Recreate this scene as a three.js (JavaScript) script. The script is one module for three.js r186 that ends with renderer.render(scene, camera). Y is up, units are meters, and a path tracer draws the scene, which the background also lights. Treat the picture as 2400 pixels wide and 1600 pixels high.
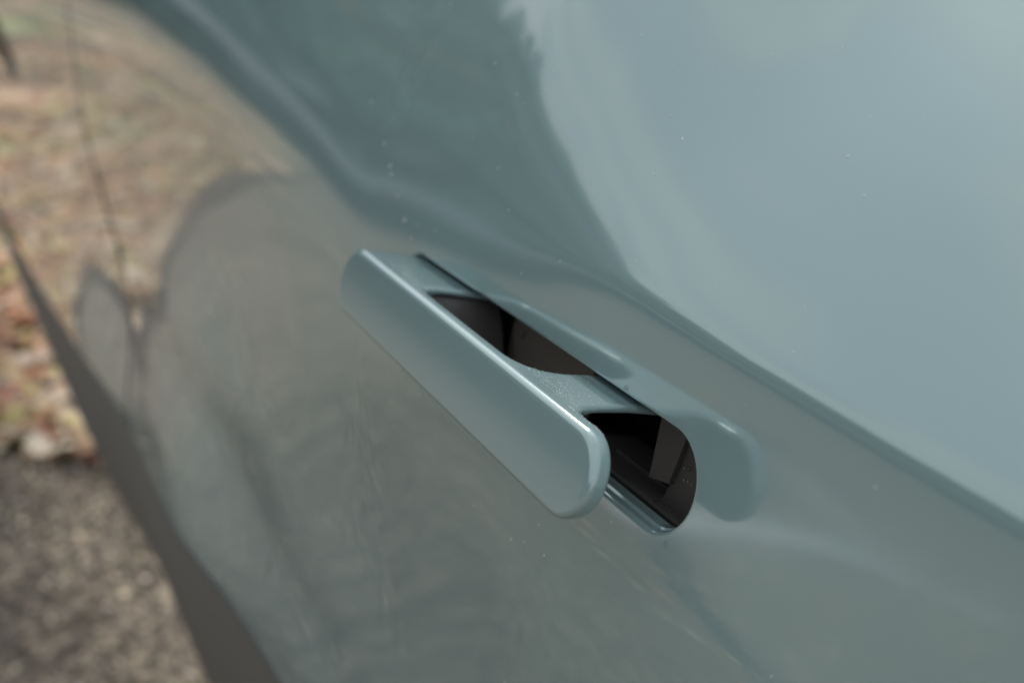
import * as THREE from 'three';
import { mergeGeometries } from 'three/addons/utils/BufferGeometryUtils.js';

// ---------------------------------------------------------------- camera, sky, sun, exposure
const scene = new THREE.Scene();
const camera = new THREE.PerspectiveCamera(33.81, 1.5, 0.02, 600);
camera.position.set(0.3281, 1.07558, 0.17151);
camera.up.set(-0.33321, 0.92934, -0.15906);
camera.lookAt(0.3281 - 0.823156, 1.07558 - 0.369, 0.17151 - 0.43157);
camera.focus = 0.335;
camera.userData.fStop = 6.8;

const renderer = new THREE.WebGLRenderer({ antialias: true });
renderer.toneMapping = THREE.LinearToneMapping;
renderer.toneMappingExposure = 1.74;
renderer.shadowMap.enabled = true;
renderer.setSize(1024, 682);

function rng(seed) { let a = seed >>> 0; return () => { a = (a + 0x6d2b79f5) | 0; let t = Math.imul(a ^ (a >>> 15), 1 | a); t = (t + Math.imul(t ^ (t >>> 7), 61 | t)) ^ t; return ((t ^ (t >>> 14)) >>> 0) / 4294967296; }; }
const clamp = (x, a, b) => Math.min(b, Math.max(a, x)), lerp = (a, b, t) => a + (b - a) * t, sstep = (a, b, x) => { const t = clamp((x - a) / (b - a), 0, 1); return t * t * (3 - 2 * t); };
function hash3(x, y, z) { let h = Math.imul(x | 0, 374761393) ^ Math.imul(y | 0, 668265263) ^ Math.imul(z | 0, 2147483647 - 1274126177); h = Math.imul(h ^ (h >>> 13), 1274126177); h ^= h >>> 16; return (h >>> 0) / 4294967296; }
function noise3(x, y, z) {
  const xi = Math.floor(x), yi = Math.floor(y), zi = Math.floor(z), f = (t) => t * t * (3 - 2 * t), u = f(x - xi), v = f(y - yi), w = f(z - zi);
  const L = (a, b, c) => hash3(xi + a, yi + b, zi + c);
  return lerp(lerp(lerp(L(0, 0, 0), L(1, 0, 0), u), lerp(L(0, 1, 0), L(1, 1, 0), u), v), lerp(lerp(L(0, 0, 1), L(1, 0, 1), u), lerp(L(0, 1, 1), L(1, 1, 1), u), v), w);
}
const fbm = (x, y, z, o = 4) => { let s = 0, a = 0.5, n = 0; for (let i = 0; i < o; i++) { s += a * noise3(x, y, z); n += a; x = x * 2.03 + 7.1; y = y * 2.03 + 3.3; z = z * 2.03 + 1.7; a *= 0.5; } return s / n; };

const SUN = new THREE.Vector3(-0.70, 0.62, -0.35).normalize();
{ // overcast sky: grey-white cloud with thinner bluish gaps, brighter round the veiled sun
  const W = 512, H = 256, d = new Float32Array(W * H * 4);
  for (let j = 0; j < H; j++) for (let i = 0; i < W; i++) {
    const el = ((j + 0.5) / H - 0.5) * Math.PI, ph = ((i + 0.5) / W - 0.5) * 2 * Math.PI;
    const x = Math.cos(el) * Math.cos(ph), y = Math.sin(el), z = Math.cos(el) * Math.sin(ph);
    const k = 1 / (Math.max(y, 0) + 0.35), c = sstep(0.40, 0.60, fbm(x * k * 3.4 + 5, y * 3.0 + 2, z * k * 3.4 + 9, 5));
    const s = Math.max(0, x * SUN.x + y * SUN.y + z * SUN.z), glow = 1.0 * Math.pow(s, 14);
    const base = 0.51 + glow;
    const o = (j * W + i) * 4;
    d[o] = base * lerp(0.77, 1.02, c); d[o + 1] = base * lerp(0.83, 1.0, c); d[o + 2] = base * lerp(0.91, 0.98, c); d[o + 3] = 1;
    if (y < 0) { d[o] = 0.3; d[o + 1] = 0.29; d[o + 2] = 0.26; }
  }
  const sky = new THREE.DataTexture(d, W, H, THREE.RGBAFormat, THREE.FloatType);
  sky.mapping = THREE.EquirectangularReflectionMapping; sky.magFilter = THREE.LinearFilter; sky.needsUpdate = true;
  scene.background = sky; scene.environment = sky;
}
const sun = new THREE.DirectionalLight(0xfff1e0, 1.0);
sun.position.copy(SUN).multiplyScalar(20); sun.target.position.set(0, 0.5, 0);
sun.castShadow = true; sun.shadow.radius = 26; sun.shadow.mapSize.set(2048, 2048);
Object.assign(sun.shadow.camera, { left: -6, right: 6, top: 6, bottom: -6, near: 1, far: 60 });
scene.add(sun, sun.target);

// ---------------------------------------------------------------- small helpers
const lin = (r, g, b) => new THREE.Color().setRGB(r, g, b);
function add(parent, geo, mat, name) { const m = new THREE.Mesh(geo, mat); m.name = name; m.castShadow = m.receiveShadow = true; parent.add(m); return m; }
function tag(o, label, category, extra = {}) { o.userData = { label, category, ...extra }; return o; }
function structure(o, label, category) { o.userData = { kind: 'structure', label, category }; return o; }
function canvasTexture(size, draw, repeat = 1, srgb = true) {
  const c = document.createElement('canvas'); c.width = c.height = size; draw(c.getContext('2d'), size);
  const t = new THREE.CanvasTexture(c); t.wrapS = t.wrapT = THREE.RepeatWrapping; t.repeat.set(repeat, repeat); if (srgb) t.colorSpace = THREE.SRGBColorSpace; t.magFilter = THREE.LinearFilter; return t;
}
function dataTexture(size, f, srgb = false) {
  const d = new Uint8Array(size * size * 4);
  for (let j = 0; j < size; j++) for (let i = 0; i < size; i++) { const c = f(i / size, j / size), o = (j * size + i) * 4; d[o] = c[0]; d[o + 1] = c[1]; d[o + 2] = c[2]; d[o + 3] = 255; }
  const t = new THREE.DataTexture(d, size, size); t.wrapS = t.wrapT = THREE.RepeatWrapping; t.magFilter = THREE.LinearFilter; if (srgb) t.colorSpace = THREE.SRGBColorSpace; t.needsUpdate = true; return t;
}

// ---------------------------------------------------------------- materials
const PAINT = new THREE.MeshPhysicalMaterial({ color: lin(0.290, 0.420, 0.436), roughness: 0.12, metalness: 0.28, clearcoat: 1, clearcoatRoughness: 0.01, side: THREE.DoubleSide });
const peel = dataTexture(512, (x, y) => { const per = (f, k) => { const w = (i, n) => ((i % n) + n) % n, X = x * f, Y = y * f, xi = Math.floor(X), yi = Math.floor(Y), e = (t) => t * t * (3 - 2 * t), u = e(X - xi), v = e(Y - yi), h = (a, b) => hash3(w(xi + a, f), w(yi + b, f), k); return lerp(lerp(h(0, 0), h(1, 0), u), lerp(h(0, 1), h(1, 1), u), v); }; const l = 255 * (0.55 * per(18, 1) + 0.3 * per(41, 2) + 0.15 * per(9, 3)); return [l, l, l]; });
peel.repeat.set(1 / 0.06, 1 / 0.06);
const PANEL = PAINT.clone(); PANEL.bumpMap = peel; PANEL.bumpScale = 0.0000045;
const BLACK = new THREE.MeshPhysicalMaterial({ color: lin(0.010, 0.010, 0.0105), roughness: 0.42, specularIntensity: 0.8, side: THREE.DoubleSide });
const TRIM = new THREE.MeshPhysicalMaterial({ color: lin(0.065, 0.063, 0.060), roughness: 0.5, specularIntensity: 0.9, side: THREE.DoubleSide });
const TRIM2 = new THREE.MeshPhysicalMaterial({ color: lin(0.125, 0.112, 0.10), roughness: 0.55, specularIntensity: 0.8, side: THREE.DoubleSide });
const SCOOP = new THREE.MeshPhysicalMaterial({ color: lin(0.075, 0.072, 0.072), roughness: 0.32, specularIntensity: 1, side: THREE.DoubleSide });
const SILL = new THREE.MeshPhysicalMaterial({ color: lin(0.15, 0.148, 0.142), roughness: 0.6, specularIntensity: 0.6, side: THREE.DoubleSide });

// ---------------------------------------------------------------- the car's flank: surface S(X, s), s measured up the section from the handle's axis,
// given by the tilt of its normal above the horizontal (degrees) at columns along the car
const H0 = 0.92, TAU = 0.27, DEG = Math.PI / 180, T0 = TAU / DEG;
const COLS = [
  [-3.0, [[-0.72, -70], [-0.64, -40], [-0.58, -9], [-0.52, 0], [-0.44, 5], [-0.36, 9], [-0.30, 11], [-0.2, 10], [-0.1, 10], [0, 7], [0.08, 9], [0.25, 18], [0.6, 35]]],
  [-1.13, [[-0.72, -70], [-0.64, -40], [-0.57, -12], [-0.50, -7], [-0.42, -2], [-0.37, 4], [-0.33, 8], [-0.27, 9], [-0.2, 8.5], [-0.1, 7], [0, 7], [0.061, 10.5], [0.15, 16], [0.3, 26], [0.6, 40]]],
  [-0.8, [[-0.72, -70], [-0.64, -40], [-0.57, -16], [-0.50, -10], [-0.42, -6], [-0.40, -4], [-0.365, 3], [-0.335, 10], [-0.29, 10], [-0.255, 6], [-0.215, 3.5], [-0.18, 4.5], [-0.15, 7], [-0.1, 5], [0, 6.5], [0.066, 10.6], [0.15, 17], [0.3, 27], [0.6, 40]]],
  [-0.5, [[-0.72, -70], [-0.64, -40], [-0.57, -17], [-0.50, -13], [-0.42, -9], [-0.37, -3], [-0.33, 2], [-0.305, 10], [-0.27, 15], [-0.222, 13], [-0.192, 2], [-0.170, 4], [-0.145, 10.8], [-0.12, 8.5], [-0.075, 4.7], [-0.016, 5], [0.055, 13.4], [0.1, 18], [0.2, 28], [0.6, 42]]],
  [-0.36, [[-0.72, -70], [-0.64, -40], [-0.57, -17], [-0.50, -13], [-0.42, -10], [-0.36, -5], [-0.32, -1], [-0.295, 8], [-0.27, 13], [-0.232, 12], [-0.205, 1], [-0.168, 5], [-0.15, 9], [-0.135, 6.5], [-0.09, 3.2], [-0.04, 3.4], [-0.016, 4.8], [0.041, 15.4], [0.1, 21], [0.2, 31], [0.6, 44]]],
  [-0.236, [[-0.72, -70], [-0.64, -40], [-0.57, -17], [-0.50, -13], [-0.42, -10], [-0.36, -6], [-0.31, -3], [-0.287, 3], [-0.262, 9], [-0.238, 8], [-0.216, 2], [-0.185, 6], [-0.165, 8], [-0.15, 6], [-0.09, 3.6], [-0.04, 4], [-0.016, 6], [0.004, 11], [0.028, 16.9], [0.1, 24], [0.2, 34], [0.6, 47]]],
  [-0.15, [[-0.72, -70], [-0.64, -40], [-0.57, -15], [-0.50, -9], [-0.42, -5], [-0.34, -2], [-0.30, -2], [-0.265, 5], [-0.235, 5], [-0.212, 3], [-0.187, 5], [-0.165, 6], [-0.08, 2.5], [-0.035, 3.5], [-0.014, 9], [0.002, 15.5], [0.02, 18.6], [0.06, 22], [0.136, 29], [0.25, 40], [0.6, 52]]],
  [-0.066, [[-0.72, -70], [-0.64, -40], [-0.57, -15], [-0.50, -9], [-0.42, -5], [-0.34, -2], [-0.28, 0], [-0.24, 4], [-0.2, 4.5], [-0.08, 1], [-0.034, 5], [-0.020, T0], [0.015, T0], [0.027, 17.8], [0.06, 22], [0.102, 27.5], [0.14, 34], [0.2, 42], [0.6, 54]]],
  [-0.007, [[-0.72, -70], [-0.64, -40], [-0.57, -15], [-0.50, -9], [-0.42, -5], [-0.34, -2], [-0.28, 0], [-0.24, 4], [-0.2, 4.5], [-0.08, 1.5], [-0.036, 5.5], [-0.022, T0], [0.02, T0], [0.034, 16.5], [0.068, 29.5], [0.1, 34], [0.14, 40], [0.2, 46], [0.6, 56]]],
  [0.06, [[-0.72, -70], [-0.64, -40], [-0.57, -15], [-0.50, -9], [-0.42, -5], [-0.34, -2], [-0.28, 0], [-0.24, 4], [-0.2, 4.5], [-0.08, 3], [-0.040, 8], [-0.022, T0], [0.018, T0], [0.024, 13], [0.036, 13], [0.0435, 16], [0.048, 33.4], [0.055, 37], [0.12, 44], [0.6, 57]]],
  [0.12, [[-0.72, -70], [-0.64, -40], [-0.57, -15], [-0.50, -9], [-0.42, -5], [-0.34, -2], [-0.28, 0], [-0.24, 4], [-0.2, 4.5], [-0.08, 3], [-0.040, 8], [-0.022, T0], [0.017, T0], [0.023, 13.4], [0.034, 13.4], [0.0417, 15.8], [0.0443, 33], [0.05, 38], [0.12, 46], [0.6, 58]]],
  [0.2, [[-0.72, -70], [-0.64, -40], [-0.57, -15], [-0.50, -9], [-0.42, -5], [-0.34, -2], [-0.28, 0], [-0.24, 4], [-0.2, 4.5], [-0.08, 3], [-0.040, 8], [-0.022, T0], [0.016, T0], [0.036, 15.4], [0.0405, 16.1], [0.0425, 30], [0.05, 38], [0.12, 47], [0.6, 58]]],
  [0.7, [[-0.72, -70], [-0.64, -40], [-0.57, -15], [-0.50, -9], [-0.42, -5], [-0.34, -2], [-0.28, 0], [-0.24, 4], [-0.2, 4.5], [-0.08, 3], [-0.040, 8], [-0.022, T0], [0.014, T0], [0.034, 15.4], [0.0385, 16.1], [0.0405, 30], [0.05, 38], [0.12, 47], [0.6, 58]]],
];
const SMIN = -0.74, SMAX = 0.75, DS = 0.001, NS = Math.round((SMAX - SMIN) / DS) + 1, S0 = Math.round(-SMIN / DS);
function tableAt(tab, s) { if (s <= tab[0][0]) return tab[0][1]; for (let i = 1; i < tab.length; i++) if (s <= tab[i][0]) return lerp(tab[i - 1][1], tab[i][1], (s - tab[i - 1][0]) / (tab[i][0] - tab[i - 1][0])); return tab[tab.length - 1][1]; }
const DENSE = COLS.map(([x, tab]) => {
  const raw = Float64Array.from({ length: NS }, (_, i) => tableAt(tab, SMIN + i * DS)), out = new Float64Array(NS);
  for (let i = 0; i < NS; i++) { // a gaussian that is narrow at the crease and wide elsewhere
    const s = SMIN + i * DS, near = Math.exp(-(((s - 0.043) / 0.02) ** 2)) * sstep(-0.03, 0.05, x), inPocket = Math.abs(s) < 0.03 ? 1 : 0;
    const w = lerp(inPocket ? 3 : 8, 0.6, near), n = Math.ceil(w * 3); let a = 0, b = 0;
    for (let k = -n; k <= n; k++) { const g = Math.exp(-0.5 * (k / w) ** 2); a += g * raw[clamp(i + k, 0, NS - 1)]; b += g; }
    out[i] = a / b;
  }
  return out;
});
function alphaColumn(X) { // Catmull-Rom (monotone-limited) blend between columns
  let k = 0; while (k < COLS.length - 2 && X > COLS[k + 1][0]) k++;
  const x0 = COLS[k][0], x1 = COLS[k + 1][0], t = clamp((X - x0) / (x1 - x0), 0, 1), A = DENSE[k], B = DENSE[k + 1], P = DENSE[Math.max(0, k - 1)], Q = DENSE[Math.min(COLS.length - 1, k + 2)];
  const xp = COLS[Math.max(0, k - 1)][0], xq = COLS[Math.min(COLS.length - 1, k + 2)][0], h = x1 - x0, out = new Float64Array(NS);
  for (let i = 0; i < NS; i++) {
    const d = (B[i] - A[i]) / h, dp = k > 0 ? (A[i] - P[i]) / (x0 - xp) : d, dq = k < COLS.length - 2 ? (Q[i] - B[i]) / (xq - x1) : d;
    const lim = (a, b) => (a * b <= 0 ? 0 : Math.sign(a) * Math.min(Math.abs(a + b) / 2, 3 * Math.abs(a), 3 * Math.abs(b)));
    const m0 = lim(d, dp) * h, m1 = lim(d, dq) * h, t2 = t * t, t3 = t2 * t;
    out[i] = (2 * t3 - 3 * t2 + 1) * A[i] + (t3 - 2 * t2 + t) * m0 + (-2 * t3 + 3 * t2) * B[i] + (t3 - t2) * m1;
  }
  return out;
}
const colCache = new Map();
function column(X) { // the section at X: heights and outboard offsets at every DS
  const key = Math.round(X * 1e5);
  if (colCache.has(key)) return colCache.get(key);
  const a = alphaColumn(X), y = new Float64Array(NS), z = new Float64Array(NS);
  y[S0] = H0; z[S0] = 0;
  for (let i = S0 + 1; i < NS; i++) { const m = (a[i] + a[i - 1]) * 0.5 * DEG; y[i] = y[i - 1] + Math.cos(m) * DS; z[i] = z[i - 1] - Math.sin(m) * DS; }
  for (let i = S0 - 1; i >= 0; i--) { const m = (a[i] + a[i + 1]) * 0.5 * DEG; y[i] = y[i + 1] - Math.cos(m) * DS; z[i] = z[i + 1] + Math.sin(m) * DS; }
  const c = { y, z }; colCache.set(key, c); return c;
}
const XQ = 0.005; // sections are computed every 5 mm and blended with a cubic between
function S(X, s) {
  const f = X / XQ, k = Math.floor(f), t = f - k, i = clamp((s - SMIN) / DS, 0, NS - 1.001), j = Math.floor(i), u = i - j, v = [];
  for (let q = -1; q < 3; q++) { const c = column((k + q) * XQ); v.push([lerp(c.y[j], c.y[j + 1], u), lerp(c.z[j], c.z[j + 1], u)]); }
  const cr = (a, b, c, d) => b + 0.5 * t * (c - a + t * (2 * a - 5 * b + 4 * c - d + t * (3 * (b - c) + d - a)));
  return [X, cr(v[0][0], v[1][0], v[2][0], v[3][0]), cr(v[0][1], v[1][1], v[2][1], v[3][1])];
}
function normalAt(X, s) {
  const e = 0.004, es = 0.0006, a = S(X - e, s), b = S(X + e, s), c = S(X, s - es), d = S(X, s + es);
  const ux = b[0] - a[0], uy = b[1] - a[1], uz = b[2] - a[2], vx = d[0] - c[0], vy = d[1] - c[1], vz = d[2] - c[2];
  const n = [uy * vz - uz * vy, uz * vx - ux * vz, ux * vy - uy * vx], l = Math.hypot(...n); return n.map((q) => q / l);
}
const DROPS = [[84.4, 4.5, 8], [88.9, 1.5, 22], [84.6, -0.3, 14], [86.9, -0.0, 7], [84.8, -5.1, 5], [88.2, -3.1, 6], [90.1, -2.7, 5], [92.1, -2.6, 8], [80.2, 2.9, 5], [79.2, 6.9, 6], [82.4, 6.0, 5], [86.1, -4.6, 4], [81.7, -4.0, 11], [81.9, 2.1, 9], [81.4, 4.3, 8], [82.1, -2.2, 8]];
class Sheet { // triangles on the surface with the surface's own normals
  constructor() { this.p = []; this.n = []; this.uv = []; this.i = []; }
  vert(X, s, off = 0) { const p = S(X, s), n = normalAt(X, s); this.p.push(p[0] + n[0] * off, p[1] + n[1] * off, p[2] + n[2] * off); this.n.push(...n); this.uv.push(X, s); return this.p.length / 3 - 1; }
  quad(a, b, c, d) { this.i.push(a, b, c, a, c, d); }
  geo() { const g = new THREE.BufferGeometry(); g.setAttribute('position', new THREE.Float32BufferAttribute(this.p, 3)); g.setAttribute('normal', new THREE.Float32BufferAttribute(this.n, 3)); g.setAttribute('uv', new THREE.Float32BufferAttribute(this.uv, 2)); g.setIndex(this.i); return g; }
}
// the shut line in front of the door, and the top edge of the black sill
const SEAM = [[0.75, -1.75], [0.2, -1.36], [0.1, -1.26], [0.028, -1.19], [-0.05, -1.115], [-0.105, -1.04], [-0.15, -0.93], [-0.176, -0.85], [-0.202, -0.79], [-0.24, -0.775], [-0.304, -0.775], [-0.66, -0.75]];
function seamX(s) { for (let i = 1; i < SEAM.length; i++) if (s >= SEAM[i][0]) { const t = (s - SEAM[i][0]) / (SEAM[i - 1][0] - SEAM[i][0]), q = SEAM[Math.max(0, i - 2)], w = SEAM[Math.min(SEAM.length - 1, i + 1)], A = SEAM[i], B = SEAM[i - 1]; void q; void w; return lerp(A[1], B[1], t); } return SEAM[SEAM.length - 1][1]; }
const gapAt = (s) => 0.0046 * Math.sqrt(1 + ((seamSmooth(s + 0.004) - seamSmooth(s - 0.004)) / 0.008) ** 2);
function seamSmooth(s) { let a = 0; for (let k = -4; k <= 4; k++) a += seamX(s + k * 0.006); return a / 9; }
const sillS = (X) => { const T = [[-3, -0.55], [-1.72, -0.460], [-1.2, -0.400], [-0.91, -0.370], [-0.72, -0.352], [-0.47, -0.326], [-0.26, -0.316], [0.7, -0.31]]; for (let i = 1; i < T.length; i++) if (X <= T[i][0]) { let a = 0; for (let k = -4; k <= 4; k++) { const x = X + k * 0.03; let j = 1; while (j < T.length - 1 && x > T[j][0]) j++; a += lerp(T[j - 1][1], T[j][1], clamp((x - T[j - 1][0]) / (T[j][0] - T[j - 1][0]), 0, 1)); } return a / 9; } return -0.31; };
const SL = { a: 0.1065 - 0.01535, r: 0.01535, u0: 0.0026, v0: 0 };    // the slot: half length of the straight part, end radius, centre

function sRows(s0, s1) { const r = []; let s = s0; while (s < s1 - 1e-6) { r.push(s); const near = Math.abs(s - 0.045) < 0.02; s += near ? 0.001 : Math.abs(s) < 0.08 ? 0.003 : 0.006; } r.push(s1); return r; }
// strips of panel between a left and a right edge (functions of s)
function panel(left, right, s0, s1, stepX, sh = new Sheet()) {
  const rows = sRows(s0, s1), lines = rows.map((s) => { const a = left(s), b = right(s); return Array.from({ length: stepX + 1 }, (_, i) => sh.vert(lerp(a, b, i / stepX), s)); });
  for (let j = 0; j + 1 < rows.length; j++) for (let i = 0; i < stepX; i++) sh.quad(lines[j][i], lines[j][i + 1], lines[j + 1][i + 1], lines[j + 1][i]);
  return sh;
}
const car = new THREE.Group(); car.name = 'parked_car'; scene.add(car);
tag(car, 'glossy grey-blue parked car seen close along its side with one door handle popped out', 'car');
const GAP = 0.005, SB = -0.74;
// door skin: rectangle round the slot left out, then filled by a ring
const RX0 = -0.125, RX1 = 0.13, RS0 = -0.03, RS1 = 0.03;
{
  const sh = new Sheet();
  const NXm = 102, xs = Array.from({ length: NXm + 1 }, (_, i) => lerp(RX0, RX1, i / NXm)), ssr = []; for (let i = 0; i <= 48; i++) ssr.push(lerp(RS0, RS1, i / 48));
  const gridBlock = (X, Sv) => { const id = Sv.map((s) => X.map((x) => sh.vert(typeof x === 'function' ? x(s) : x, s))); for (let j = 0; j + 1 < Sv.length; j++) for (let i = 0; i + 1 < X.length; i++) sh.quad(id[j][i], id[j][i + 1], id[j + 1][i + 1], id[j + 1][i]); return id; };
  const upper = sRows(RS1, SMAX - 0.01), low = []; { let s = -0.56; while (s < RS0 - 1e-6) { low.push(s); s += s > -0.1 ? 0.004 : 0.006; } low.push(RS0); }
  const leftX = []; for (let i = 0; i <= 90; i++) leftX.push((s) => lerp(seamSmooth(s) + gapAt(s), RX0, Math.pow(i / 90, 0.8)));
  const rightX = []; for (let i = 0; i <= 60; i++) rightX.push(lerp(RX1, 0.6, i / 60));
  for (const Sv of [low, ssr, upper]) { gridBlock(leftX, Sv); gridBlock(rightX, Sv); }
  gridBlock(xs, low); gridBlock(xs, upper);
  // ring
  const per = [];
  for (let i = 0; i < NXm; i++) per.push([xs[i], RS0]);
  for (let j = 0; j < 48; j++) per.push([RX1, ssr[j]]);
  for (let i = NXm; i > 0; i--) per.push([xs[i], RS1]);
  for (let j = 48; j > 0; j--) per.push([RX0, ssr[j]]);
  const K = 10, ROLL = 0.0016;
  const rim = per.map(([x, s]) => { const cx = clamp(x - SL.u0, -SL.a, SL.a), dx = x - SL.u0 - cx, l = Math.hypot(dx, s) || 1; return { cx: SL.u0 + cx, dx: dx / l, ds: s / l }; });
  const rings = [];
  for (let k = 0; k <= K; k++) rings.push(per.map(([x, s], i) => { const q = rim[i], rr = SL.r + ROLL, ix = q.cx + q.dx * rr, is = q.ds * rr, t = Math.pow(k / K, 0.8); return sh.vert(lerp(x, ix, t), lerp(s, is, t)); }));
  // rolled lip into the slot, then a straight flange
  const base = (X, s) => ({ p: S(X, s), n: normalAt(X, s) });
  for (let k = 1; k <= 6; k++) { const a = (k / 6) * Math.PI / 2; rings.push(rim.map((q) => { const rr = SL.r + ROLL - Math.sin(a) * ROLL, b = base(q.cx + q.dx * rr, q.ds * rr), dep = (1 - Math.cos(a)) * ROLL; const e = base(q.cx + q.dx * (rr + 0.001), q.ds * (rr + 0.001)); const o = [e.p[0] - b.p[0], e.p[1] - b.p[1], e.p[2] - b.p[2]].map((v) => v / 0.001);
    sh.p.push(b.p[0] - b.n[0] * dep, b.p[1] - b.n[1] * dep, b.p[2] - b.n[2] * dep); const c = Math.cos(a), si = Math.sin(a); sh.n.push(b.n[0] * c - o[0] * si, b.n[1] * c - o[1] * si, b.n[2] * c - o[2] * si); sh.uv.push(q.cx, q.ds * rr); return sh.p.length / 3 - 1; })); }
  for (const [dep, rr] of [[0.0030, SL.r], [0.0034, SL.r - 0.0002], [0.0036, SL.r - 0.0008], [0.0040, SL.r - 0.0010], [0.0082, SL.r - 0.0010]]) rings.push(rim.map((q) => { const b = base(q.cx + q.dx * rr, q.ds * rr), e = base(q.cx + q.dx * (rr + 0.001), q.ds * (rr + 0.001)), o = [e.p[0] - b.p[0], e.p[1] - b.p[1], e.p[2] - b.p[2]].map((v) => v / 0.001); sh.p.push(b.p[0] - b.n[0] * dep, b.p[1] - b.n[1] * dep, b.p[2] - b.n[2] * dep); const up = dep > 0.0033 && dep < 0.0039 ? 0.8 : 0; sh.n.push(b.n[0] * up - o[0] * (1 - up * 0.4), b.n[1] * up - o[1] * (1 - up * 0.4), b.n[2] * up - o[2] * (1 - up * 0.4)); sh.uv.push(q.cx, q.ds); return sh.p.length / 3 - 1; }));
  for (let k = 0; k + 1 < rings.length; k++) for (let i = 0; i < per.length; i++) { const j = (i + 1) % per.length; sh.quad(rings[k][i], rings[k][j], rings[k + 1][j], rings[k + 1][i]); }
  // front edge of the door folded back into the shut line
  const rows = sRows(-0.56, SMAX - 0.01), edge = rows.map((s) => { const X = seamSmooth(s) + gapAt(s); const a = sh.vert(X, s), n = normalAt(X, s), p = S(X, s); const mk = (dx, dn, nn) => { sh.p.push(p[0] + dx - n[0] * dn, p[1] - n[1] * dn, p[2] - n[2] * dn); sh.n.push(...nn); sh.uv.push(X, s); return sh.p.length / 3 - 1; }; return [a, mk(-0.0008, 0.0008, [-0.8, n[1] * 0.6, n[2] * 0.6]), mk(-0.0008, 0.0012, [-1, 0, 0])]; });
  for (let j = 0; j + 1 < rows.length; j++) for (let i = 0; i < 2; i++) sh.quad(edge[j][i], edge[j + 1][i], edge[j + 1][i + 1], edge[j][i + 1]);
  add(car, sh.geo(), PANEL, 'door_panel');
}
{ // front wing beyond the shut line
  const sh = panel(() => -2.95, (s) => seamSmooth(s) - gapAt(s), -0.56, SMAX - 0.01, 110);
  add(car, sh.geo(), PANEL, 'front_wing').userData = { label: 'grey-blue front wing beyond the shut line' };
}
{ // black sill below
  const sh = new Sheet(), N = 150, R = 40, id = [];
  for (let j = 0; j <= R; j++) { id.push([]); for (let i = 0; i <= N; i++) { const X = lerp(-2.95, 0.6, i / N); id[j].push(sh.vert(X, lerp(SB + 0.005, sillS(X), j / R), 0.003)); } }
  for (let j = 0; j < R; j++) for (let i = 0; i < N; i++) sh.quad(id[j][i], id[j][i + 1], id[j + 1][i + 1], id[j + 1][i]);
  for (let i = 0; i <= N; i++) { const X = lerp(-2.95, 0.6, i / N); id[R][i] = [id[R][i], sh.vert(X, sillS(X) + 0.0015, 0.0)]; }
  for (let i = 0; i < N; i++) sh.quad(id[R][i][0], id[R][i + 1][0], id[R][i + 1][1], id[R][i][1]);
  add(car, sh.geo(), SILL, 'sill').userData = { label: 'dark grey plastic sill under the door' };
}
{ // inner structure seen in the shut line: a dark plate behind it
  const sh = new Sheet(), rows = sRows(-0.56, 0.7), id = rows.map((s) => [sh.vert(seamSmooth(s) - 0.03, s, -0.0014), sh.vert(seamSmooth(s) + 0.03, s, -0.0014)]);
  for (let j = 0; j + 1 < rows.length; j++) sh.quad(id[j][0], id[j][1], id[j + 1][1], id[j + 1][0]);
  add(car, sh.geo(), BLACK, 'door_seal');
}

// ---------------------------------------------------------------- handle frame: u along the car (towards the camera), v up the panel, n outward
const frame = new THREE.Matrix4().makeBasis(new THREE.Vector3(1, 0, 0), new THREE.Vector3(0, Math.cos(TAU), -Math.sin(TAU)), new THREE.Vector3(0, Math.sin(TAU), Math.cos(TAU))).setPosition(0, H0, 0);
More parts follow.
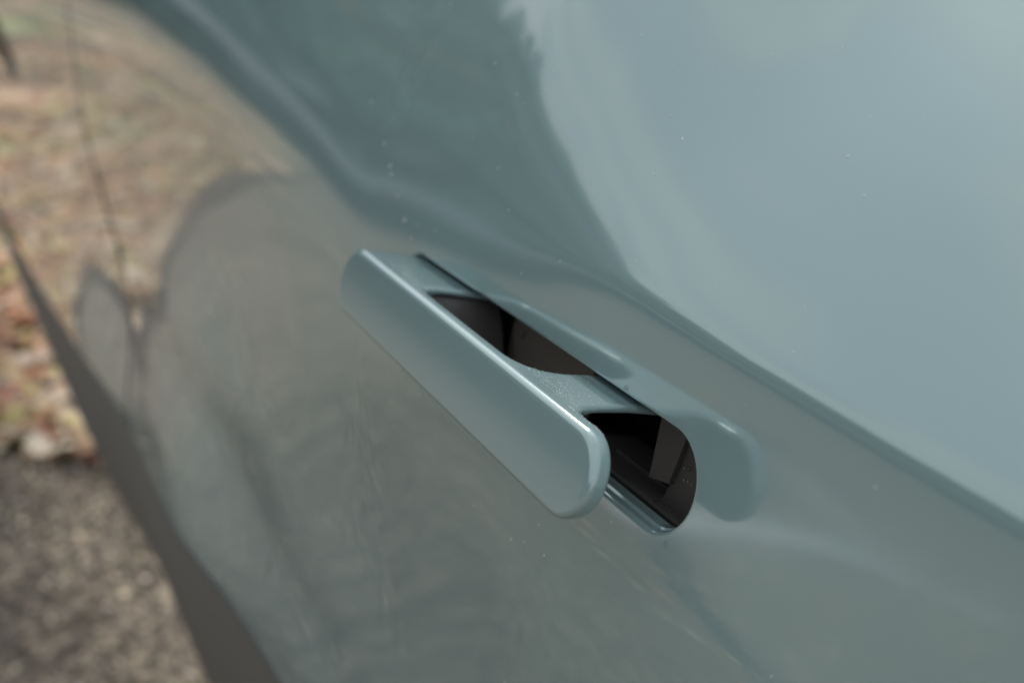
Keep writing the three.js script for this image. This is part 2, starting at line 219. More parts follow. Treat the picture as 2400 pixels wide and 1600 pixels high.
// signed distance helpers and a surface-nets mesher
const smin = (a, b, k) => { const h = Math.max(k - Math.abs(a - b), 0) / k; return Math.min(a, b) - h * h * k * 0.25; }, smax = (a, b, k) => -smin(-a, -b, k);
const box2 = (x, y, cx, cy, hx, hy) => { const a = Math.abs(x - cx) - hx, b = Math.abs(y - cy) - hy; return Math.hypot(Math.max(a, 0), Math.max(b, 0)) + Math.min(Math.max(a, b), 0); };
function surfaceNets(f, lo, hi, h) {
  const n = [0, 1, 2].map((k) => Math.ceil((hi[k] - lo[k]) / h) + 1), [nx, ny, nz] = n, v = new Float32Array(nx * ny * nz), id = new Int32Array(nx * ny * nz).fill(-1);
  for (let z = 0, o = 0; z < nz; z++) for (let y = 0; y < ny; y++) for (let x = 0; x < nx; x++, o++) v[o] = f(lo[0] + x * h, lo[1] + y * h, lo[2] + z * h);
  const P = [], I = [], st = [1, nx, nx * ny], C = [0, 1, nx, nx + 1, nx * ny, nx * ny + 1, nx * ny + nx, nx * ny + nx + 1];
  for (let z = 0; z < nz - 1; z++) for (let y = 0; y < ny - 1; y++) for (let x = 0; x < nx - 1; x++) {
    const o = x + y * nx + z * nx * ny; let m = 0; for (let k = 0; k < 8; k++) if (v[o + C[k]] < 0) m |= 1 << k; if (m === 0 || m === 255) continue;
    let sx = 0, sy = 0, sz = 0, c = 0;
    for (let k = 0; k < 8; k++) for (const b of [1, 2, 4]) { const q = k | b; if (q === k) continue; const A = v[o + C[k]], B = v[o + C[q]]; if ((A < 0) === (B < 0)) continue; const t = A / (A - B); sx += ((k & 1) + (b === 1 ? t : 0)); sy += ((k >> 1 & 1) + (b === 2 ? t : 0)); sz += ((k >> 2 & 1) + (b === 4 ? t : 0)); c++; }
    let p = [lo[0] + (x + sx / c) * h, lo[1] + (y + sy / c) * h, lo[2] + (z + sz / c) * h];
    id[o] = P.length / 3; P.push(...p);
  }
  const N = [], e = h * 0.35;
  for (let i = 0; i < P.length; i += 3) { // pull the vertices onto the surface, take normals from the field
    for (let it = 0; it < 2; it++) { const x = P[i], y = P[i + 1], z = P[i + 2], d = f(x, y, z), g = [f(x + e, y, z) - f(x - e, y, z), f(x, y + e, z) - f(x, y - e, z), f(x, y, z + e) - f(x, y, z - e)].map((q) => q / (2 * e)), l2 = Math.max(0.2, g[0] ** 2 + g[1] ** 2 + g[2] ** 2), k = clamp(d / l2, -h * 0.6, h * 0.6); P[i] -= g[0] * k; P[i + 1] -= g[1] * k; P[i + 2] -= g[2] * k; if (it === 1) { const l = Math.sqrt(g[0] ** 2 + g[1] ** 2 + g[2] ** 2) || 1; N.push(g[0] / l, g[1] / l, g[2] / l); } }
  }
  for (let z = 1; z < nz - 1; z++) for (let y = 1; y < ny - 1; y++) for (let x = 1; x < nx - 1; x++) {
    const o = x + y * nx + z * nx * ny;
    for (let ax = 0; ax < 3; ax++) { const A = v[o] < 0, B = v[o + st[ax]] < 0; if (A === B) continue; const b = st[(ax + 1) % 3], c = st[(ax + 2) % 3], q = [id[o], id[o - b], id[o - b - c], id[o - c]]; if (A) I.push(q[0], q[1], q[2], q[0], q[2], q[3]); else I.push(q[0], q[2], q[1], q[0], q[3], q[2]); }
  }
  const g = new THREE.BufferGeometry(); g.setAttribute('position', new THREE.Float32BufferAttribute(P, 3)); g.setAttribute('normal', new THREE.Float32BufferAttribute(N, 3)); g.setIndex(I); return g;
}
const HL = 0.105, HR = 0.01335, SLOPE = 0.022;
const pill = (u, v, r = HR, L = HL) => { const x = Math.max(Math.abs(u) - (L - r), 0); return Math.hypot(x, v) - r; };
function gripRegion(u, v, n) { // the bar, and the thin shelf with two arms behind its upper edge
  const bar = 0.0234 - n, under = 0.0108 - v;
  const left = smax(box2(u, n, -0.0735, -0.01, 0.0305, 0.06), under, 0.002);
  const w = lerp(0.0440, 0.0475, clamp(n / 0.018, 0, 1));
  const mid = smax(Math.max(w - u, u - lerp(0.0730, 0.0752, clamp(n / 0.014, 0, 1)), n - 0.04), under, 0.002);
  return smin(smin(bar, left, 0.012), mid, u > 0.06 ? 0.011 : 0.020);
}
function handleField(u, v, n) {
  const nn = n - SLOPE * u + 0.12 * v, r = 0.0023, a = pill(u, v) + r, b = nn - 0.0300 + r; // rounded front edge
  const body = Math.max(Math.min(Math.max(a, b), 0) + Math.hypot(Math.max(a, 0), Math.max(b, 0)) - r, -0.028 - n);
  return smax(body, gripRegion(u, v, nn), 0.0022);
}
const handleGroup = new THREE.Group(); handleGroup.name = 'door_handle'; handleGroup.applyMatrix4(frame); car.add(handleGroup);
add(handleGroup, surfaceNets(handleField, [-0.108, -0.016, -0.031], [0.108, 0.016, 0.036], 0.00075), PAINT, 'grip');

// ---------------------------------------------------------------- pocket behind the handle
const pocket = new THREE.Group(); pocket.name = 'handle_recess'; pocket.applyMatrix4(frame); car.add(pocket);
{
  const ring = (r, L, n, N = 40) => { const o = []; for (let e = 0; e < 2; e++) for (let i = 0; i <= N; i++) { const t = (-0.5 + i / N) * Math.PI + e * Math.PI, cx = SL.u0 + (e ? -1 : 1) * L; o.push([cx + Math.cos(t) * r, Math.sin(t) * r, n]); } return o; };
  const loft = (rings, cap) => { const p = [], ix = [], m = rings[0].length; rings.forEach((r) => r.forEach((q) => p.push(...q))); for (let k = 0; k + 1 < rings.length; k++) for (let i = 0; i < m; i++) { const j = (i + 1) % m; ix.push(k * m + i, k * m + j, (k + 1) * m + j, k * m + i, (k + 1) * m + j, (k + 1) * m + i); } if (cap) { const c = p.length / 3, last = rings.length - 1; p.push(SL.u0, 0, rings[last][0][2]); for (let i = 0; i < m; i++) ix.push(last * m + i, last * m + (i + 1) % m, c); } const g = new THREE.BufferGeometry(); g.setAttribute('position', new THREE.Float32BufferAttribute(p, 3)); g.setIndex(ix); const ng = g.toNonIndexed(); ng.computeVertexNormals(); return ng; };
  add(pocket, loft([ring(SL.r + 0.0004, SL.a, -0.0076), ring(SL.r + 0.0004, SL.a, -0.0085), ring(SL.r - 0.0014, SL.a, -0.009), ring(SL.r - 0.0016, SL.a, -0.040), ring(SL.r - 0.004, SL.a, -0.046)], true), BLACK, 'housing');
  const box = (u0, u1, v0, v1, n0, n1) => { const g = new THREE.BoxGeometry(u1 - u0, v1 - v0, n1 - n0); g.translate((u0 + u1) / 2, (v0 + v1) / 2, (n0 + n1) / 2); return g; };
  // plate at the near end with a tab, a floor ledge, and the back plate seen through the finger opening
  const plate = new THREE.Shape([[0.0815, -0.0132], [0.108, -0.0132], [0.112, 0], [0.104, 0.012], [0.0830, 0.0134], [0.0845, 0.0]].map((q) => new THREE.Vector2(...q)));
  const pg = new THREE.ExtrudeGeometry(plate, { depth: 0.004, bevelEnabled: true, bevelSize: 0.0003, bevelThickness: 0.0003, bevelSegments: 2 }); pg.translate(0, 0, -0.0188); add(pocket, pg, TRIM, 'end_plate');
  const tab = new THREE.Shape([[0.0752, -0.0082], [0.0842, -0.0060], [0.0860, 0.0105], [0.0728, 0.0105]].map((q) => new THREE.Vector2(...q)));
  const tg = new THREE.ExtrudeGeometry(tab, { depth: 0.0015, bevelEnabled: true, bevelSize: 0.0003, bevelThickness: 0.0003, bevelSegments: 2 }); tg.translate(0, 0, -0.0142); add(pocket, tg, TRIM, 'tab');
  add(pocket, mergeGeometries([box(0.030, 0.1, -0.0142, -0.0128, -0.040, -0.0095), box(0.045, 0.088, -0.0128, -0.0118, -0.030, -0.0215), box(0.070, 0.083, -0.0128, -0.0124, -0.0125, -0.0098)]), TRIM, 'ledge');
  add(pocket, box(-0.0375, 0.022, -0.0128, 0.0128, -0.0235, -0.0205), TRIM2, 'back_plate');
}
{ // plastic scoop under the far arm, on the side of the finger opening
  const p = [], ix = [], NU = 26, NV = 20;
  for (let side = 0; side < 2; side++) for (let j = 0; j <= NV; j++) for (let i = 0; i <= NU; i++) { const n = lerp(-0.0155, 0.0232, i / NU), t = j / NV, v = lerp(0.0110, -0.0128, t), c = clamp((n - 0.010) / 0.0135, 0, 1), u = -0.0458 + 0.019 * Math.pow(t, 0.62) + 0.009 * c * c; p.push(side ? -0.056 : u, v, n); }
  const at = (sd, i, j) => sd * (NU + 1) * (NV + 1) + j * (NU + 1) + i;
  for (let j = 0; j < NV; j++) for (let i = 0; i < NU; i++) for (const sd of [0, 1]) ix.push(at(sd, i, j), at(sd, i + 1, j), at(sd, i + 1, j + 1), at(sd, i, j), at(sd, i + 1, j + 1), at(sd, i, j + 1));
  for (let j = 0; j < NV; j++) for (const i of [0, NU]) ix.push(at(0, i, j), at(0, i, j + 1), at(1, i, j + 1), at(0, i, j), at(1, i, j + 1), at(1, i, j));
  for (let i = 0; i < NU; i++) for (const j of [0, NV]) ix.push(at(0, i, j), at(1, i, j), at(1, i + 1, j), at(0, i, j), at(1, i + 1, j), at(0, i + 1, j));
  const g = new THREE.BufferGeometry(); g.setAttribute('position', new THREE.Float32BufferAttribute(p, 3)); g.setIndex(ix); g.computeVertexNormals(); add(handleGroup, g, SCOOP, 'finger_scoop');
}
// raised dark trim on the wing, at the far left
{
  const edge = [[-2.40, -0.083], [-2.16, -0.098], [-1.97, -0.117], [-1.83, -0.143], [-1.80, -0.147], [-1.815, -0.153], [-1.944, -0.157], [-2.143, -0.161], [-2.45, -0.172]];
  const sh = new Sheet(), top = [[-2.40, -0.083], [-2.16, -0.098], [-1.97, -0.117], [-1.86, -0.137], [-1.80, -0.147]], low = [[-2.45, -0.172], [-2.143, -0.161], [-1.944, -0.157], [-1.84, -0.154], [-1.80, -0.150]], K = 8, id = []; void edge;
  const along = (l, t) => { const f = t * (l.length - 1), k = Math.min(l.length - 2, Math.floor(f)), u = f - k; return [lerp(l[k][0], l[k + 1][0], u), lerp(l[k][1], l[k + 1][1], u)]; };
  for (let i = 0; i <= 40; i++) { const A = along(top, i / 40), B = along(low, i / 40); id.push([]); for (let k = 0; k <= K; k++) { const w = k / K, e = Math.sin(Math.PI * w); id[i].push(sh.vert(lerp(A[0], B[0], w), lerp(A[1], B[1], w), 0.0005 + 0.005 * Math.sqrt(e))); } }
  for (let i = 0; i < 40; i++) for (let k = 0; k < K; k++) sh.quad(id[i][k], id[i][k + 1], id[i + 1][k + 1], id[i + 1][k]);
  const g = sh.geo(); g.computeVertexNormals(); add(car, g, new THREE.MeshPhysicalMaterial({ color: lin(0.03, 0.016, 0.013), roughness: 0.35, side: THREE.DoubleSide }), 'wing_trim').userData = { label: 'dark pointed trim blade on the front wing' };
}
{ // joint in the sill
  const sh = new Sheet(), id = []; for (let i = 0; i <= 20; i++) { const s = lerp(-0.55, -0.432, i / 20), X = -0.60 - 0.3 * (s + 0.43); id.push([sh.vert(X - 0.009, s, 0.0036), sh.vert(X + 0.009, s, 0.0036)]); }
  for (let i = 0; i < 20; i++) sh.quad(id[i][0], id[i][1], id[i + 1][1], id[i + 1][0]); add(car, sh.geo(), BLACK, 'sill_joint');
}
// ---------------------------------------------------------------- water and dust
{
  const drop = new THREE.SphereGeometry(1, 20, 14), r = rng(77), gl = [], F = new THREE.Matrix4();
  const put = (u, v, n, s, h) => { const g = drop.clone(); g.scale(s * (0.85 + 0.3 * r()), s * (0.9 + 0.35 * r()), h); g.translate(u, v, n); g.applyMatrix4(frame); gl.push(g); };
  for (const [u, v, s] of DROPS) put(u / 1000, v / 1000, -0.0143, s * 0.00005, s * 0.00003);
  for (let i = 0; i < 26; i++) put(0.077 + 0.028 * r(), -0.0128, -0.010 - 0.009 * r(), 0.00025 + 0.0003 * r(), 0.0003);
  for (let i = 0; i < 30; i++) put(-0.036 + 0.056 * r(), -0.011 + 0.022 * r(), -0.0204, 0.0004 + 0.0006 * r(), 0.0003);
  for (const [u, v] of [[67.6, 17.4], [105, -15.4], [-33, 16.9]]) put(u / 1000, v / 1000, 0.0002, 0.0007, 0.0005);
  for (const [X, s, k] of [[-0.1595, 0.0502, 0.9], [-0.1462, 0.0421, 1.5], [-0.1423, 0.0392, 1], [-0.1286, 0.0320, 1.1], [-0.1149, 0.0243, 1], [-0.1033, 0.0190, 1], [-0.0931, -0.0297, 0.9], [-0.0847, -0.0336, 0.8]]) { const p = S(X, s), n = normalAt(X, s), g = drop.clone(); g.scale(0.0011 * k, 0.0014 * k, 0.0006); g.applyMatrix4(F.makeRotationX(-Math.asin(n[1]))); g.translate(p[0], p[1], p[2]); gl.push(g); }
  const m = add(scene, mergeGeometries(gl), new THREE.MeshPhysicalMaterial({ color: 0xffffff, roughness: 0.02, transmission: 1, thickness: 0.001, ior: 1.33 }), 'water_drops');
  tag(m, 'tiny clear water drops clinging in the handle recess and on the paint near it', 'water drops', { kind: 'stuff' });
}
{
  const r = rng(31), g = new THREE.IcosahedronGeometry(1, 0), N = 760, m = new THREE.InstancedMesh(g, new THREE.MeshStandardMaterial({ color: lin(0.82, 0.83, 0.82), roughness: 0.9 }), N), M = new THREE.Matrix4(), Q = new THREE.Quaternion(), v = new THREE.Vector3();
  for (let i = 0; i < N; i++) {
    let s = 0.00005 + 0.00008 * r() * r();
    const SPOT = [[-0.1595, 0.0502, 0.8], [-0.1462, 0.0421, 1.2], [-0.1423, 0.0392, 0.9], [-0.1286, 0.0320, 0.9], [-0.1149, 0.0243, 0.8], [-0.1033, 0.0190, 0.9], [-0.0931, -0.0297, 0.8], [-0.0847, -0.0336, 0.7], [-0.188, 0.0654, 0.7]];
    if (i < SPOT.length) { v.set(...S(SPOT[i][0], SPOT[i][1])); s = 0.0006 * SPOT[i][2]; }
    else if (i < 150) { const X = -0.15 + 0.42 * r(), q = -0.14 + 0.3 * r(), p = Math.abs(q) < 0.018 && X > -0.106 && X < 0.112 ? S(X, q - 0.06) : S(X, q); v.set(...p); s = r() < 0.45 ? 0.00017 + 0.00013 * r() : s * 1.4; }
    else { // on the shelf behind the handle's upper edge, thickest where hands rub it
      const k = r(), near = r() + r() + r(); let u, n;
      if (k < 0.62) { u = 0.044 + 0.036 * r(); n = 0.0248 - 0.0075 * Math.abs(near - 1.5) - 0.003 * r(); } else if (k < 0.8) { u = 0.046 + 0.028 * r(); n = 0.004 + 0.02 * r(); } else if (k < 0.93) { u = -0.08 + 0.04 * r(); n = 0.0238 - 0.003 * r(); } else { u = 0.080 + 0.016 * r(); n = 0.0255 - 0.001 * r(); }
      if (gripRegion(u, 0.0133, n) > -0.0012) n = 0.0252;
      const uu = Math.abs(u) - (HL - HR), vv = uu > 0 ? Math.sqrt(Math.max(0, HR * HR - uu * uu)) : HR; v.set(u, vv, n + SLOPE * u - 0.12 * vv).applyMatrix4(frame);
    }
    M.compose(v, Q.setFromAxisAngle(new THREE.Vector3(r(), r(), r()).normalize(), 6 * r()), new THREE.Vector3(s, s, s * (1 + r()))); m.setMatrixAt(i, M);
  }
  m.name = 'dust_specks'; m.castShadow = m.receiveShadow = true; scene.add(m); tag(m, 'pale dust specks on the paint, thickest behind the upper edge of the door handle', 'dust', { kind: 'stuff' });
}

// ---------------------------------------------------------------- ground
const KERB = [[-0.9, -3.0], [-1.25, -1.2], [-1.6, -0.45], [-1.95, -0.03], [-2.12, 0.14], [-2.75, 0.36], [-3.3, 0.6], [-4.2, 0.93], [-4.9, 1.25], [-6, 1.8], [-9, 3.3], [-20, 8.4], [-60, 26]];
function kerbX(z) { for (let i = 1; i < KERB.length; i++) if (z <= KERB[i][1]) return lerp(KERB[i - 1][0], KERB[i][0], clamp((z - KERB[i - 1][1]) / (KERB[i][1] - KERB[i - 1][1]), 0, 1)); return -60; }
{
  const t = dataTexture(512, (x, y) => { const p = 48, q = 160, wrap = (f, s) => f(x * s, y * s); const a = wrap((i, j) => { const k = (dx, dy) => noise3(((i + dx) % q + q) % q, ((j + dy) % q + q) % q, 3); return k(0, 0); }, q), b = noise3(x * p, y * p, 7), c = fbm(x * 6, y * 6, 2); const l = 70 + 70 * a * a + 30 * b + 25 * c; return [clamp(l * 1.11, 0, 255), l * 1.04, l * 0.94]; }, true);
  const g = new THREE.PlaneGeometry(400, 400); g.rotateX(-Math.PI / 2); const uv = g.attributes.uv; for (let i = 0; i < uv.count; i++) uv.setXY(i, uv.getX(i) * 400 / 1.6, uv.getY(i) * 400 / 1.6);
  const ground = add(scene, g, new THREE.MeshStandardMaterial({ map: t, color: lin(0.97, 0.95, 0.93), roughness: 0.85 }), 'ground'); structure(ground, 'worn grey-brown asphalt beside the car', 'asphalt');
}
function strip(w0, w1, y0, y1, top, ys) { // a band that follows the edge of the asphalt; ys: [offset, height] across it
  const c = new THREE.CatmullRomCurve3(KERB.map(([x, z]) => new THREE.Vector3(x, 0, z)), false, 'centripetal'), N = 260, p = [], ix = [], uv = [], m = ys.length;
  for (let i = 0; i <= N; i++) { const t = (i / N) ** 1.2, q = c.getPoint(t), g = c.getTangent(t), nx = -g.z, nz = g.x, l = Math.hypot(nx, nz); for (let k = 0; k < m; k++) { p.push(q.x + nx / l * ys[k][0], ys[k][1], q.z + nz / l * ys[k][0]); uv.push(i / 8, ys[k][0] * 4); } }
  for (let i = 0; i < N; i++) for (let k = 0; k + 1 < m; k++) ix.push(i * m + k, i * m + k + 1, (i + 1) * m + k + 1, i * m + k, (i + 1) * m + k + 1, (i + 1) * m + k);
  const g = new THREE.BufferGeometry(); g.setAttribute('position', new THREE.Float32BufferAttribute(p, 3)); g.setAttribute('uv', new THREE.Float32BufferAttribute(uv, 2)); g.setIndex(ix); const q = g.toNonIndexed(); q.computeVertexNormals(); return q;
}
{ // stone edging between asphalt and verge, and the paler litter-filled gutter in front of it
  const t = dataTexture(128, (x, y) => { const l = 140 + 90 * fbm(x * 14, y * 14, 3); return [l, l * 0.93, l * 0.95]; }, true);
  structure(add(scene, strip(0, 0, 0, 0, 0, [[-0.045, 0.0], [-0.045, 0.016], [-0.037, 0.022], [0.037, 0.022], [0.045, 0.016], [0.045, 0.0]]), new THREE.MeshStandardMaterial({ map: t, color: lin(0.21, 0.16, 0.165), roughness: 0.85, side: THREE.DoubleSide }), 'kerb'), 'low purple-grey stone kerb curving away from the car', 'kerb');
  const u = dataTexture(256, (x, y) => { const a = noise3(x * 40, y * 40, 1), b = fbm(x * 10, y * 10, 6); const l = 110 + 70 * a + 70 * b; return [clamp(l, 0, 255), clamp(l * 0.86, 0, 255), clamp(l * 0.68, 0, 255)]; }, true);
  structure(add(scene, strip(0, 0, 0, 0, 0, [[-0.30, 0.004], [-0.042, 0.004]].map(([o, y]) => [-o, y])), new THREE.MeshStandardMaterial({ map: u, color: lin(1, 0.95, 0.9), roughness: 0.95, side: THREE.DoubleSide }), 'gutter'), 'pale gutter full of leaf litter along the kerb', 'gutter');
}
{ // bare earth under the leaves, beyond the edge of the asphalt
  const z = []; for (let i = 0; i < 60; i++) z.push(lerp(-3, 2, i / 59)); for (let i = 1; i < 30; i++) z.push(2 + 24 * (i / 29) ** 1.5);
  const p = [], ix = []; z.forEach((q) => { const X = kerbX(q); p.push(X, 0.006, q, X - 60, 0.006, q); });
  for (let i = 0; i + 1 < z.length; i++) ix.push(2 * i, 2 * i + 2, 2 * i + 3, 2 * i, 2 * i + 3, 2 * i + 1);
  const g = new THREE.BufferGeometry(); g.setAttribute('position', new THREE.Float32BufferAttribute(p, 3)); g.setIndex(ix); g.computeVertexNormals();
  const uv = new Float32Array(p.length / 3 * 2); for (let i = 0; i < p.length / 3; i++) { uv[2 * i] = p[3 * i] / 7; uv[2 * i + 1] = p[3 * i + 2] / 7; } g.setAttribute('uv', new THREE.BufferAttribute(uv, 2));
  const t = dataTexture(1024, (x, y) => { const a = noise3(x * 190, y * 190, 1), b = fbm(x * 40, y * 40, 4), c = noise3(x * 70, y * 70, 9), big = fbm(x * 9, y * 9, 12, 3), warm = sstep(0.5, 0.66, fbm(x * 14 + 3, y * 14, 20, 3)), green = sstep(0.56, 0.68, fbm(x * 12 + 9, y * 12 + 4, 31, 3)); const l = 62 + 70 * a + 60 * b + 110 * sstep(0.35, 0.7, big); return [clamp(l * lerp(0.98, 1.08, warm) * (1 - 0.14 * green), 0, 255), clamp(l * lerp(0.90, 0.84, warm) + 0.04 * l * c, 0, 255), clamp(l * lerp(0.80, 0.66, warm) + 0.1 * l * c - 0.16 * l * green, 0, 255)]; }, true);
  structure(add(scene, g, new THREE.MeshStandardMaterial({ map: t, roughness: 0.95, color: lin(0.80, 0.80, 0.82), side: THREE.DoubleSide }), 'verge'), 'brown earth verge covered by fallen leaves', 'verge');
}
{ // fallen leaves
  const r = rng(5), sh = new THREE.PlaneGeometry(1, 0.62, 2, 2); sh.rotateX(-Math.PI / 2); { const q = sh.attributes.position; for (let i = 0; i < q.count; i++) q.setY(i, 0.18 * (q.getX(i) ** 2) + 0.3 * q.getZ(i) ** 2); const corner = (i) => Math.abs(q.getX(i)) > 0.4 && Math.abs(q.getZ(i)) > 0.25; for (let i = 0; i < q.count; i++) if (corner(i)) { q.setX(i, q.getX(i) * 0.55); q.setZ(i, q.getZ(i) * 0.7); } sh.computeVertexNormals(); }
  const N = 16000, m = new THREE.InstancedMesh(sh, new THREE.MeshStandardMaterial({ roughness: 0.75, side: THREE.DoubleSide }), N), M = new THREE.Matrix4(), Q = new THREE.Quaternion(), E = new THREE.Euler(), c = new THREE.Color();
  const tones = [[0.52, 0.36, 0.22], [0.44, 0.28, 0.16], [0.58, 0.46, 0.32], [0.48, 0.25, 0.14], [0.50, 0.43, 0.18], [0.50, 0.42, 0.32], [0.30, 0.15, 0.10]];
  for (let i = 0; i < N; i++) {
    const far = Math.pow(r(), 1.6), loose = i % 11 === 0, z = loose ? 1.6 + 8 * r() : -1.4 + r() * (2.2 + 7 * far), X = i % 11 === 0 ? Math.max(kerbX(z + 2) + 0.5, -6) + 5 * r() : kerbX(z) + (z < 0.3 ? 0.16 : 0.02) - 0.16 * r() - far * 9 * (0.15 + r()), s = 0.045 + 0.09 * r() * r();
    E.set((r() - 0.5) * 0.9, r() * 6.28, (r() - 0.5) * 0.9); M.compose(new THREE.Vector3(X, 0.012 + 0.03 * r(), z), Q.setFromEuler(E), new THREE.Vector3(s, s, s)); m.setMatrixAt(i, M);
    const t = tones[Math.floor(r() * tones.length)], k = 1.05 + 0.6 * r(); m.setColorAt(i, c.setRGB(Math.min(0.8, t[0] * k), t[1] * k * 1.04, t[2] * k * 1.12));
  }
  m.name = 'fallen_leaves'; m.castShadow = m.receiveShadow = true; scene.add(m); tag(m, 'fallen brown, tan and yellow leaves heaped along the edge of the asphalt', 'leaves', { kind: 'stuff' });
}
{ // grit lying on the asphalt
  const r = rng(9), g = new THREE.IcosahedronGeometry(1, 0), N = 24000, m = new THREE.InstancedMesh(g, new THREE.MeshStandardMaterial({ roughness: 0.6 }), N), M = new THREE.Matrix4(), Q = new THREE.Quaternion(), E = new THREE.Euler(), c = new THREE.Color();
  for (let i = 0; i < N; i++) { const q = r(), z = i % 2 ? -0.7 + 1.1 * r() : 0.3 + 2.6 * q * q, X = 0.6 - 2.8 * r(), big = r() < (i % 2 ? 0.10 : 0.004), s = big ? 0.0035 + 0.003 * r() : 0.003 + 0.004 * r(); E.set(r() * 6, r() * 6, r() * 6); M.compose(new THREE.Vector3(X, s * 0.4, z), Q.setFromEuler(E), new THREE.Vector3(s, s * 0.7, s * 1.2)); m.setMatrixAt(i, M); const k = big ? 0.62 + 0.38 * r() : 0.10 + 0.24 * r() * r(); m.setColorAt(i, c.setRGB(k, k * (0.84 + 0.1 * r()), k * (0.62 + 0.2 * r()))); }
  m.name = 'gravel'; m.castShadow = m.receiveShadow = true; scene.add(m); tag(m, 'pale grit and small stones scattered over the asphalt', 'gravel', { kind: 'stuff' });
}
{ // worn white parking line on the asphalt, beside the car
  const p = [], ix = [], c = new THREE.CatmullRomCurve3([[-3.45, 3.2], [-3.7, 3.8], [-4.15, 4.9], [-4.55, 6.1], [-4.6, 7.2], [-4.3, 8.2]].map(([x, z]) => new THREE.Vector3(x, 0.008, z)));
  for (let i = 0; i <= 60; i++) { const q = c.getPoint(i / 60), g = c.getTangent(i / 60); p.push(q.x - g.z * 0.15, 0.008, q.z + g.x * 0.15, q.x + g.z * 0.15, 0.008, q.z - g.x * 0.15); }
  for (let i = 0; i < 60; i++) ix.push(2 * i, 2 * i + 1, 2 * i + 3, 2 * i, 2 * i + 3, 2 * i + 2);
  const g = new THREE.BufferGeometry(); g.setAttribute('position', new THREE.Float32BufferAttribute(p, 3)); g.setIndex(ix); g.computeVertexNormals();
  structure(add(scene, g, new THREE.MeshStandardMaterial({ color: lin(0.85, 0.86, 0.95), roughness: 0.8, side: THREE.DoubleSide }), 'parking_line'), 'pale worn line painted on the asphalt, mirrored low in the door', 'road marking');
}
for (const [pts, w, mat, name, label] of [
  [[[-3.75, 3.9], [-3.2, 3.45], [-2.6, 2.95], [-1.9, 2.45], [-1.1, 2.0], [0.2, 1.5]], 0.13, { color: lin(0.03, 0.036, 0.045), roughness: 0.12 }, 'wet_streak', 'dark wet streak of water on the asphalt beside the car'],
  [[[-4.3, 4.2], [-5.1, 5.4], [-5.7, 6.8], [-5.9, 8.4], [-5.8, 10]], 0.16, { color: lin(0.05, 0.05, 0.052), roughness: 0.7 }, 'tar_seam', 'dark tar seam in the asphalt beyond the pale painted line'],
]) {
  const p = [], ix = [], c = new THREE.CatmullRomCurve3(pts.map(([x, z]) => new THREE.Vector3(x, 0.006, z)));
  for (let i = 0; i <= 70; i++) { const q = c.getPoint(i / 70), g = c.getTangent(i / 70), k = w * (0.5 + fbm(i * 0.23, 3, 3, 3)) * Math.sin(Math.PI * clamp(i / 70, 0.06, 0.94)) ** 0.5; p.push(q.x - g.z * k, 0.006, q.z + g.x * k, q.x + g.z * k, 0.006, q.z - g.x * k); }
  for (let i = 0; i < 70; i++) ix.push(2 * i, 2 * i + 1, 2 * i + 3, 2 * i, 2 * i + 3, 2 * i + 2);
  const g = new THREE.BufferGeometry(); g.setAttribute('position', new THREE.Float32BufferAttribute(p, 3)); g.setIndex(ix); g.computeVertexNormals();
  structure(add(scene, g, new THREE.MeshStandardMaterial({ ...mat, side: THREE.DoubleSide }), name), label, 'ground mark');
}
{ // long low wall before the wood
  const p = [], ix = [], N = 60, ys = [0, 3.0], R = 40;
  for (let i = 0; i <= N; i++) { const az = (-10 + 100 * i / N) * DEG, x = -Math.cos(az), z = Math.sin(az); for (const [k, y] of [[R, -0.2], [R, 2.9], [R + 0.3, 2.9], [R + 0.3, -0.2]]) p.push(x * k, y, z * k); }
  for (let i = 0; i < N; i++) for (let k = 0; k < 3; k++) ix.push(i * 4 + k, (i + 1) * 4 + k, (i + 1) * 4 + k + 1, i * 4 + k, (i + 1) * 4 + k + 1, i * 4 + k + 1);
  const g0 = new THREE.BufferGeometry(); g0.setAttribute('position', new THREE.Float32BufferAttribute(p, 3)); g0.setIndex(ix); const g = g0.toNonIndexed(); g.computeVertexNormals(); void ys;
  tag(add(scene, g, new THREE.MeshStandardMaterial({ color: lin(0.46, 0.50, 0.56), roughness: 0.9, side: THREE.DoubleSide }), 'boundary_wall'), 'long low blue-grey wall before the dark wood, seen as a thin streak in the paint', 'wall');
}
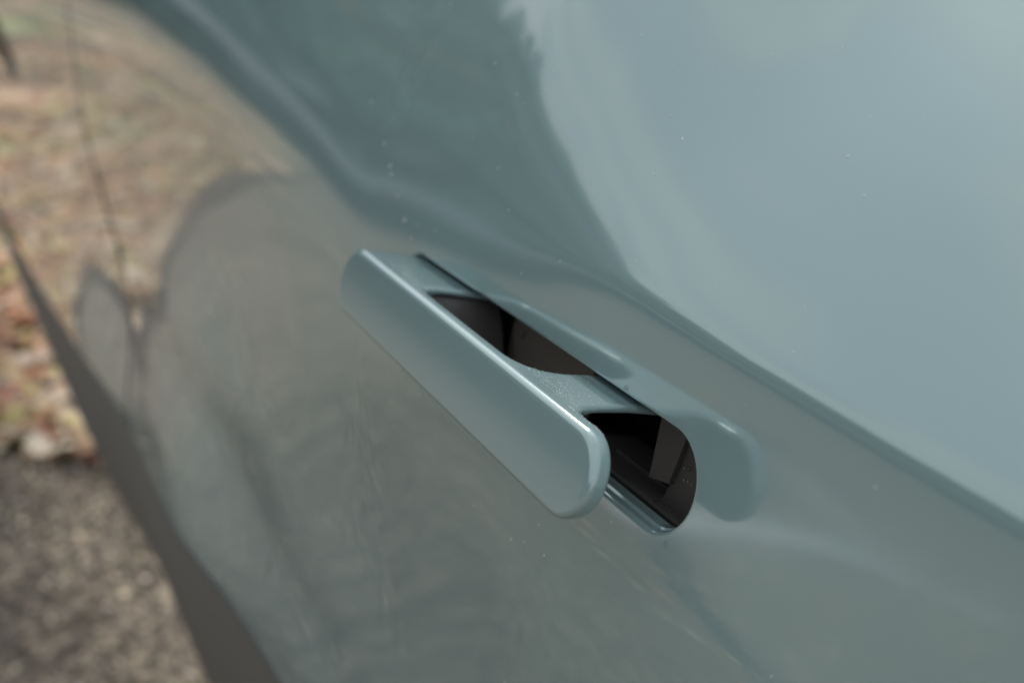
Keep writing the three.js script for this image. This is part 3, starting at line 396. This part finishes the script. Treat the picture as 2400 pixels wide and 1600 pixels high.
{ // the wood across the way, seen only as a reflection in the paint
  const r = rng(21), shp = new THREE.CircleGeometry(1, 5), N = 34000, m = new THREE.InstancedMesh(shp, new THREE.MeshStandardMaterial({ roughness: 0.9, side: THREE.DoubleSide }), N), M = new THREE.Matrix4(), Q = new THREE.Quaternion(), E = new THREE.Euler(), c = new THREE.Color();
  const TOP = [[-60, 24], [0, 24], [19, 20.5], [26, 22], [33, 23.2], [41, 19.6], [50, 17.5], [58, 15.8], [130, 17]];
  const height = (az) => { let e = TOP[0][1]; for (let i = 1; i < TOP.length; i++) if (az >= TOP[i - 1][0]) e = lerp(TOP[i - 1][1], TOP[i][1], clamp((az - TOP[i - 1][0]) / (TOP[i][0] - TOP[i - 1][0]), 0, 1)); return e + 3 * (fbm(az * 0.5, 2, 5, 4) - 0.5) + 2.6 * (noise3(az * 0.8, 8, 3) - 0.5) + 2.2 * (noise3(az * 3.1, 8, 3) - 0.5); };
  for (let i = 0; i < N; i++) {
    const pick = r(), shrub = pick < 0.16, spot = pick > 0.93, az = spot ? 19.5 + 12.5 * r() : -60 + 190 * r(), D = shrub ? 37 + 2 * r() : spot ? 44 + r() : 46 + 8 * r(), top = Math.tan(height(az) * DEG) * D, y = shrub ? 1.5 * r() : spot ? Math.tan((8.5 + 9 * r()) * DEG) * D : top * Math.pow(r(), 0.8), s = shrub ? 0.35 + 0.4 * r() : spot ? 0.3 + 0.5 * r() : (y > top * 0.85 ? 0.3 + 0.5 * r() : 0.5 + 1.1 * r());
    E.set(r() * 6, r() * 6, r() * 6); M.compose(new THREE.Vector3(-Math.cos(az * DEG) * D, y, Math.sin(az * DEG) * D), Q.setFromEuler(E), new THREE.Vector3(s, s, s)); m.setMatrixAt(i, M);
    const k = shrub ? 0.35 : 0.6 + 0.7 * r(); const e = Math.atan2(y, D) / DEG, bright = az > 21.6 && az < 26.6 && Math.abs(e - (9.6 + (az - 22.6) * 1.05)) < 0.8 && e > 8.9 && r() < 0.9, dry = az > 19.5 && az < 32 && Math.abs(e - 14.2 - (az - 20) * 0.17) < 1.3 && r() < 0.75;
    if (bright) c.setRGB(0.36 * k, 0.68 * k, 0.52 * k); else if (dry) c.setRGB(0.42 * k, 0.44 * k, 0.3 * k); else e > 5.6 && e < 7.6 && az > 5 && az < 32 && r() < 0.7 ? c.setRGB(0.46 * k, 0.54 * k, 0.57 * k) : c.setRGB(0.29 * k, 0.44 * k, 0.45 * k);
    m.setColorAt(i, c);
  }
  m.name = 'wood'; m.castShadow = m.receiveShadow = true; scene.add(m); tag(m, 'dark green wood opposite the car, mirrored as a dark band in its paint', 'wood', { kind: 'stuff' });
}
renderer.render(scene, camera);
